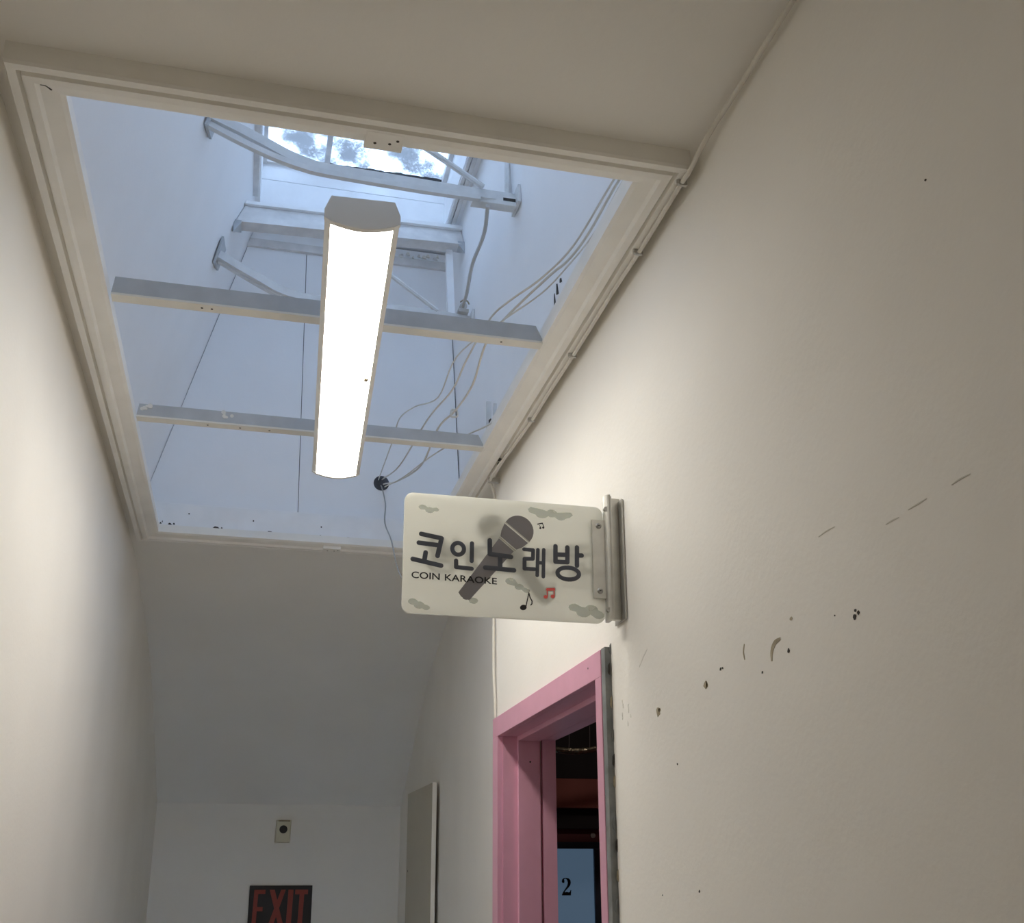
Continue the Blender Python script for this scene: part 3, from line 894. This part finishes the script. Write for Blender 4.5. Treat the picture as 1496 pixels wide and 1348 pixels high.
ink('music_note', flat(ell(273.4, 45.6, 3.9, 3.5, 18), ell(287.2, 47.2, 3.9, 3.5, 18), stroke([(276.7, 46.5), (276.4, 62)], 1.9), stroke([(290.3, 47.5), (290.1, 63.5)], 1.9), stroke([(276.8, 60.0), (289.8, 61.4)], 5.4)), 'red', 3, label='red double quaver')
ink('music_note', flat(ell(264.6, 182.2, 2.2, 1.9, 12), ell(270.4, 183.6, 2.3, 2.0, 12), stroke([(259.5, 190), (268.9, 192.6)], 2.2), stroke([(268.9, 192.6), (271.8, 185)], 1.6), stroke([(263, 187.6), (266, 182.6)], 1.2)), 'black', 2, label='tiny black double quaver')


def text_vf(body, x, z, w, h, shear=0.0, extra=0.0):
    cu_ = bpy.data.curves.new('txt', 'FONT')
    cu_.body = body
    cu_.size = 1
    cu_.fill_mode = 'FRONT'
    cu_.resolution_u = 4
    cu_.offset = extra
    to = bpy.data.objects.new('txt', cu_)
    COL.objects.link(to)
    bpy.context.view_layer.update()
    me = bpy.data.meshes.new_from_object(to.evaluated_get(bpy.context.evaluated_depsgraph_get()))
    V = [Vector((v.co.x, v.co.y)) for v in me.vertices]
    F = [tuple(p.vertices) for p in me.polygons]
    bpy.data.objects.remove(to)
    bpy.data.curves.remove(cu_)
    bpy.data.meshes.remove(me)
    x0, x1 = min(v.x for v in V), max(v.x for v in V)
    y0, y1 = min(v.y for v in V), max(v.y for v in V)
    return [Vector((x + (v.x - x0) / (x1 - x0) * w, z + (v.y - y0) / (y1 - y0) * h + (v.x - x0) / (x1 - x0) * shear)) for v in V], F


TXT1 = text_vf('COIN', 16.3, 66.4, 53, 13.0, -.9, .014)
TXT2 = text_vf('KARAOKE', 79.0, 65.2, 99.5, 13.0, -1.6, .014)
ink('small_lettering', TXT1, 'black', 4)
ink('small_lettering', TXT2, 'black', 4)


def cloud(lst):
    """one soft-edged outline round a row of puffs"""
    cx = sum(q_[0] for q_ in lst) / len(lst)
    cz = sum(q_[1] for q_ in lst) / len(lst)
    V = []
    for i in range(48):
        t = 2 * math.pi * i / 48
        d = Vector((math.cos(t), math.sin(t)))
        best = 3.0
        for a, c, r_ in lst:
            for step in range(1, 200):
                q_ = d * step * .5
                if ((cx + q_.x - a) / (1.5 * r_)) ** 2 + ((cz + q_.y - c) / r_) ** 2 <= 1:
                    best = max(best, step * .5)
        V.append(Vector((cx + d.x * best, cz + d.y * best)))
    return V, [tuple(range(48))]


for lst in ([(250, 218, 7), (268, 212, 9), (288, 214, 8), (306, 209, 8), (322, 214, 6)],
            [(330, 28, 8), (348, 20, 10), (364, 26, 9), (378, 16, 8)],
            [(20, 22, 6), (32, 16, 7), (45, 12, 5)],
            [(34, 207, 5), (48, 202, 6), (60, 204, 4)],
            [(120, 36, 5), (134, 30, 6)], [(205, 72, 7), (222, 62, 6), (236, 56, 5)]):
    # thin, irregular, within the panel
    ink('cloud_print', cloud(lst), 'cloud', .4)
# rear print, seen faintly through the panel
for vf in (DOME, BASK, BODY, TXT1, TXT2):
    ink('reverse_print', vf, 'ghost', 1, True)
for k, v in GL.items():
    ink('reverse_print', v, 'ghost', 2, True)

br = thing_parent = None
bx0, bx1 = SX + 394 * mmu, XR - .001
rail = mk('wall_rail', join(
    prism_xy if False else box(bx0 + .004, bx0 + .010, SY - .014, SY + .020, SZ + .006, SZ + .212),
    box(bx0 + .010, bx1, SY - .004, SY + .004, SZ + .006, SZ + .212),
    box(bx1 - .003, bx1, SY - .022, SY + .030, SZ + .004, SZ + .206)), 'alu', sign, bevel=.0012)
rv = []
nseg = 10
pr = [(bx0 + .0075 + .0085 * math.cos(math.pi * (.5 + i / nseg)), SY - .002 + .013 * math.sin(math.pi * (.5 + i / nseg))) for i in range(nseg + 1)]
vsr = [W(x, y, z) for z in (SZ + .004, SZ + .214) for x, y in pr]
nn = len(pr)
mk('rounded_nose', (vsr, [tuple(range(nn)), tuple(range(2 * nn - 1, nn - 1, -1))] + [(i, (i + 1) % nn, nn + (i + 1) % nn, nn + i) for i in range(nn)]), 'alu', sign)
for z in (SZ + .020, SZ + .190):
    mk('rail_screw', disc((bx0 + .001, SY - .012, z), (0, 1, 0), .0038, .006, 10), 'screw', sign)
pla = mk('clamp_plate', box(SX + 368 * mmu, SX + 397 * mmu, SY - .0040, SY - .0002, SZ + 48 * mmu, SZ + 207 * mmu), 'alu', sign, bevel=.0008)
mk('clamp_plate', box(SX + 368 * mmu, SX + 397 * mmu, SY + .0062, SY + .0095, SZ + 48 * mmu, SZ + 207 * mmu), 'alu', sign, bevel=.0008)
for a, c in ((381.5, 194), (381, 62.5)):
    sc_ = mk('screw', disc((SX + a * mmu, SY - .0045, SZ + c * mmu), (0, 1, 0), .0050, .0006, 16, dome=.002), 'screw', pla, smooth=False)
    mk('screw_slot', box(SX + (a - 1.6) * mmu, SX + (a + 1.6) * mmu, SY - .0068, SY - .0060, SZ + (c - .8) * mmu, SZ + (c + .8) * mmu), 'black', pla)

# ------------------------------------------------------------------ far end: exit sign, chime box, open door leaf
YE = 5.38
ex = thing('exit_sign', W(.212, YE, -.19), 'black exit sign with worn red letters on the end wall', 'sign')
mk('plate', box(.070, .355, YE - .008, YE, -.190, .012), 'exitblk', ex, bevel=.002)
k = .285 / 274.0     # layout units per traced pixel


def el(px, pz):
    return (.070 + (px - 553) * k, .012 - (pz - 580) * k)


LT = {'E': [[(574, 598), (592, 598), (588, 762), (570, 762)], [(590, 598), (622, 598), (622, 616), (590, 616)], [(588, 670), (614, 670), (614, 688), (588, 688)], [(586, 744), (616, 744), (616, 762), (586, 762)]],
      'X': [[(640, 598), (662, 598), (712, 762), (690, 762)], [(690, 598), (710, 598), (658, 762), (636, 762)]],
      'I': [[(722, 598), (744, 598), (740, 762), (718, 762)]],
      'T': [[(752, 598), (808, 598), (808, 618), (752, 618)], [(772, 616), (792, 616), (788, 762), (768, 762)]]}
for nm, polys in LT.items():
    parts = [prism([el(*q) for q in pl], YE - .0105 - .0002 * i, YE - .0078) for i, pl in enumerate(polys)]
    mk('letter', join(*parts), 'exitred', ex)
cb = thing('door_chime', W(.205, YE, .202), 'small ivory box with a black round speaker high on the end wall', 'chime box')
mk('body', hexa([(.172, YE - .03, .205), (.236, YE - .03, .205), (.239, YE - .03, .302), (.175, YE - .03, .302),
                 (.168, YE, .202), (.240, YE, .202), (.242, YE, .306), (.171, YE, .306)]), 'ivory', cb, bevel=.003)
mk('speaker_disc', disc((.2055, YE - .031, .262), (0, 1, 0), .0185, .004, 24), 'blackpl', cb)
mk('slot', box(.180, .234, YE - .0315, YE - .029, .298, .303), 'chip', cb)

lf = thing('door_2', W(.67, 4.2, LOW), 'beige flush door leaf folded open against the set-back right wall', 'door', None, 'structure')
a, c = Vector((.668, 3.936)), Vector((.657, 4.456))
dv = (c - a).normalized()
nv = Vector((dv.y, -dv.x)) * .0155
q = [a, c, c + nv, a + nv]
mk('leaf', ([W(v.x, v.y, z) for z in (LOW + .02, .360) for v in q], [(0, 1, 2, 3), (7, 6, 5, 4), (0, 4, 5, 1), (1, 5, 6, 2), (2, 6, 7, 3), (3, 7, 4, 0)]), 'leaf', lf)
e0 = a - dv * .002
q = [e0, a, a + nv, e0 + nv]
mk('lipping', ([W(v.x, v.y, z) for z in (LOW + .02, .3605) for v in q], [(0, 1, 2, 3), (7, 6, 5, 4), (0, 4, 5, 1), (1, 5, 6, 2), (2, 6, 7, 3), (3, 7, 4, 0)]), 'leafedge', lf)  # thin strip over the leaf's edge, coloured as if lit by the lamp
mk('screw_hole', disc((.6570, 4.42, .062), (1, 0, 0), .004, .001, 8), 'dirt', lf)

# ------------------------------------------------------------------ marks on the right wall


def blot(y, z, ry, rz, mt, name='paint_chip', seed=0):
    rnd = random.Random(seed + int(y * 1000))
    n = 10
    vs = []
    for off in (-.0006, .0006):
        rnd2 = random.Random(seed + int(y * 1000))
        for i in range(n):
            a_ = 2 * math.pi * i / n
            r = rnd2.uniform(.6, 1.15)
            vs.append(W(XR + off, y + ry * r * math.cos(a_), z + rz * r * math.sin(a_)))
    fs = [tuple(range(n)), tuple(range(2 * n - 1, n - 1, -1))] + [(i, (i + 1) % n, n + (i + 1) % n, n + i) for i in range(n)]
    return mk(name, (vs, fs), mt, wr)


blot(1.294, .248, .0062, .0062, 'scuff')
blot(1.290, .2475, .0030, .0040, 'chip', seed=3)
blot(1.464, .239, .0080, .0062, 'scuff')
blot(1.459, .241, .0050, .0025, 'chip', seed=5)
for y, z, r in ((1.067, .247, .0024), (.929, .252, .0028), (.921, .2545, .0022), (.926, .258, .0018), (1.245, .260, .0024), (1.239, .260, .0014), (1.133, .235, .0018), (1.402, .159, .0016), (1.350, -.006, .002), (1.479, -.011, .0013), (.965, .262, .001), (.735, .62, .0016)):
    blot(y, z, r * 1.1, r, 'dirt', 'speck', 9)
blot(1.055, .280, .0032, .003, 'scuff', seed=2)


def scuff(pts, w, mt='scuff'):
    V, F = [], []
    P = smooth_path([(p[0], p[1], 0) for p in pts], 4)
    n = len(P)
    for i, p in enumerate(P):
        t = (P[min(i + 1, n - 1)] - P[max(i - 1, 0)]).normalized()
        ww = w * (.35 + .65 * math.sin(math.pi * min(1, (i + .5) / n)))
        nn_ = Vector((-t.y, t.x, 0)) * ww
        for sg in (-1, 1):
            V.append(W(XR - .0005, p.x + sg * nn_.x, p.y + sg * nn_.y))
        for sg in (-1, 1):
            V.append(W(XR + .0006, p.x + sg * nn_.x, p.y + sg * nn_.y))
    for i in range(n - 1):
        k_ = 4 * i
        F += [(k_, k_ + 1, k_ + 5, k_ + 4), (k_ + 2, k_ + 6, k_ + 7, k_ + 3), (k_, k_ + 4, k_ + 6, k_ + 2), (k_ + 1, k_ + 3, k_ + 7, k_ + 5)]
    return mk('scuff_mark', (V, F), mt, wr)


scuff([(1.108, .243), (1.106, .254), (1.097, .262), (1.083, .264)], .0032)
scuff([(1.176, .258), (1.178, .268), (1.174, .277)], .0014)
M['scratch'] = mat('faint_scratch', (.62, .59, .53, 1), .9, var=.05)
for ln in ([(.731, .328), (.745, .3285), (.757, .3275)], [(.793, .328), (.806, .3275), (.822, .327)], [(.837, .325), (.848, .3255), (.859, .325)], [(.948, .352), (.965, .3525), (.982, .3515)]):
    scuff(ln, .0007, 'scratch')
scuff([(1.535, .318), (1.515, .330), (1.498, .338)], .0012, 'peel')
for i in range(9):
    blot(1.60 + random.uniform(-.02, .02), .262 + random.uniform(-.022, .018), .0028, .004, 'peel', 'paint_peel', i)
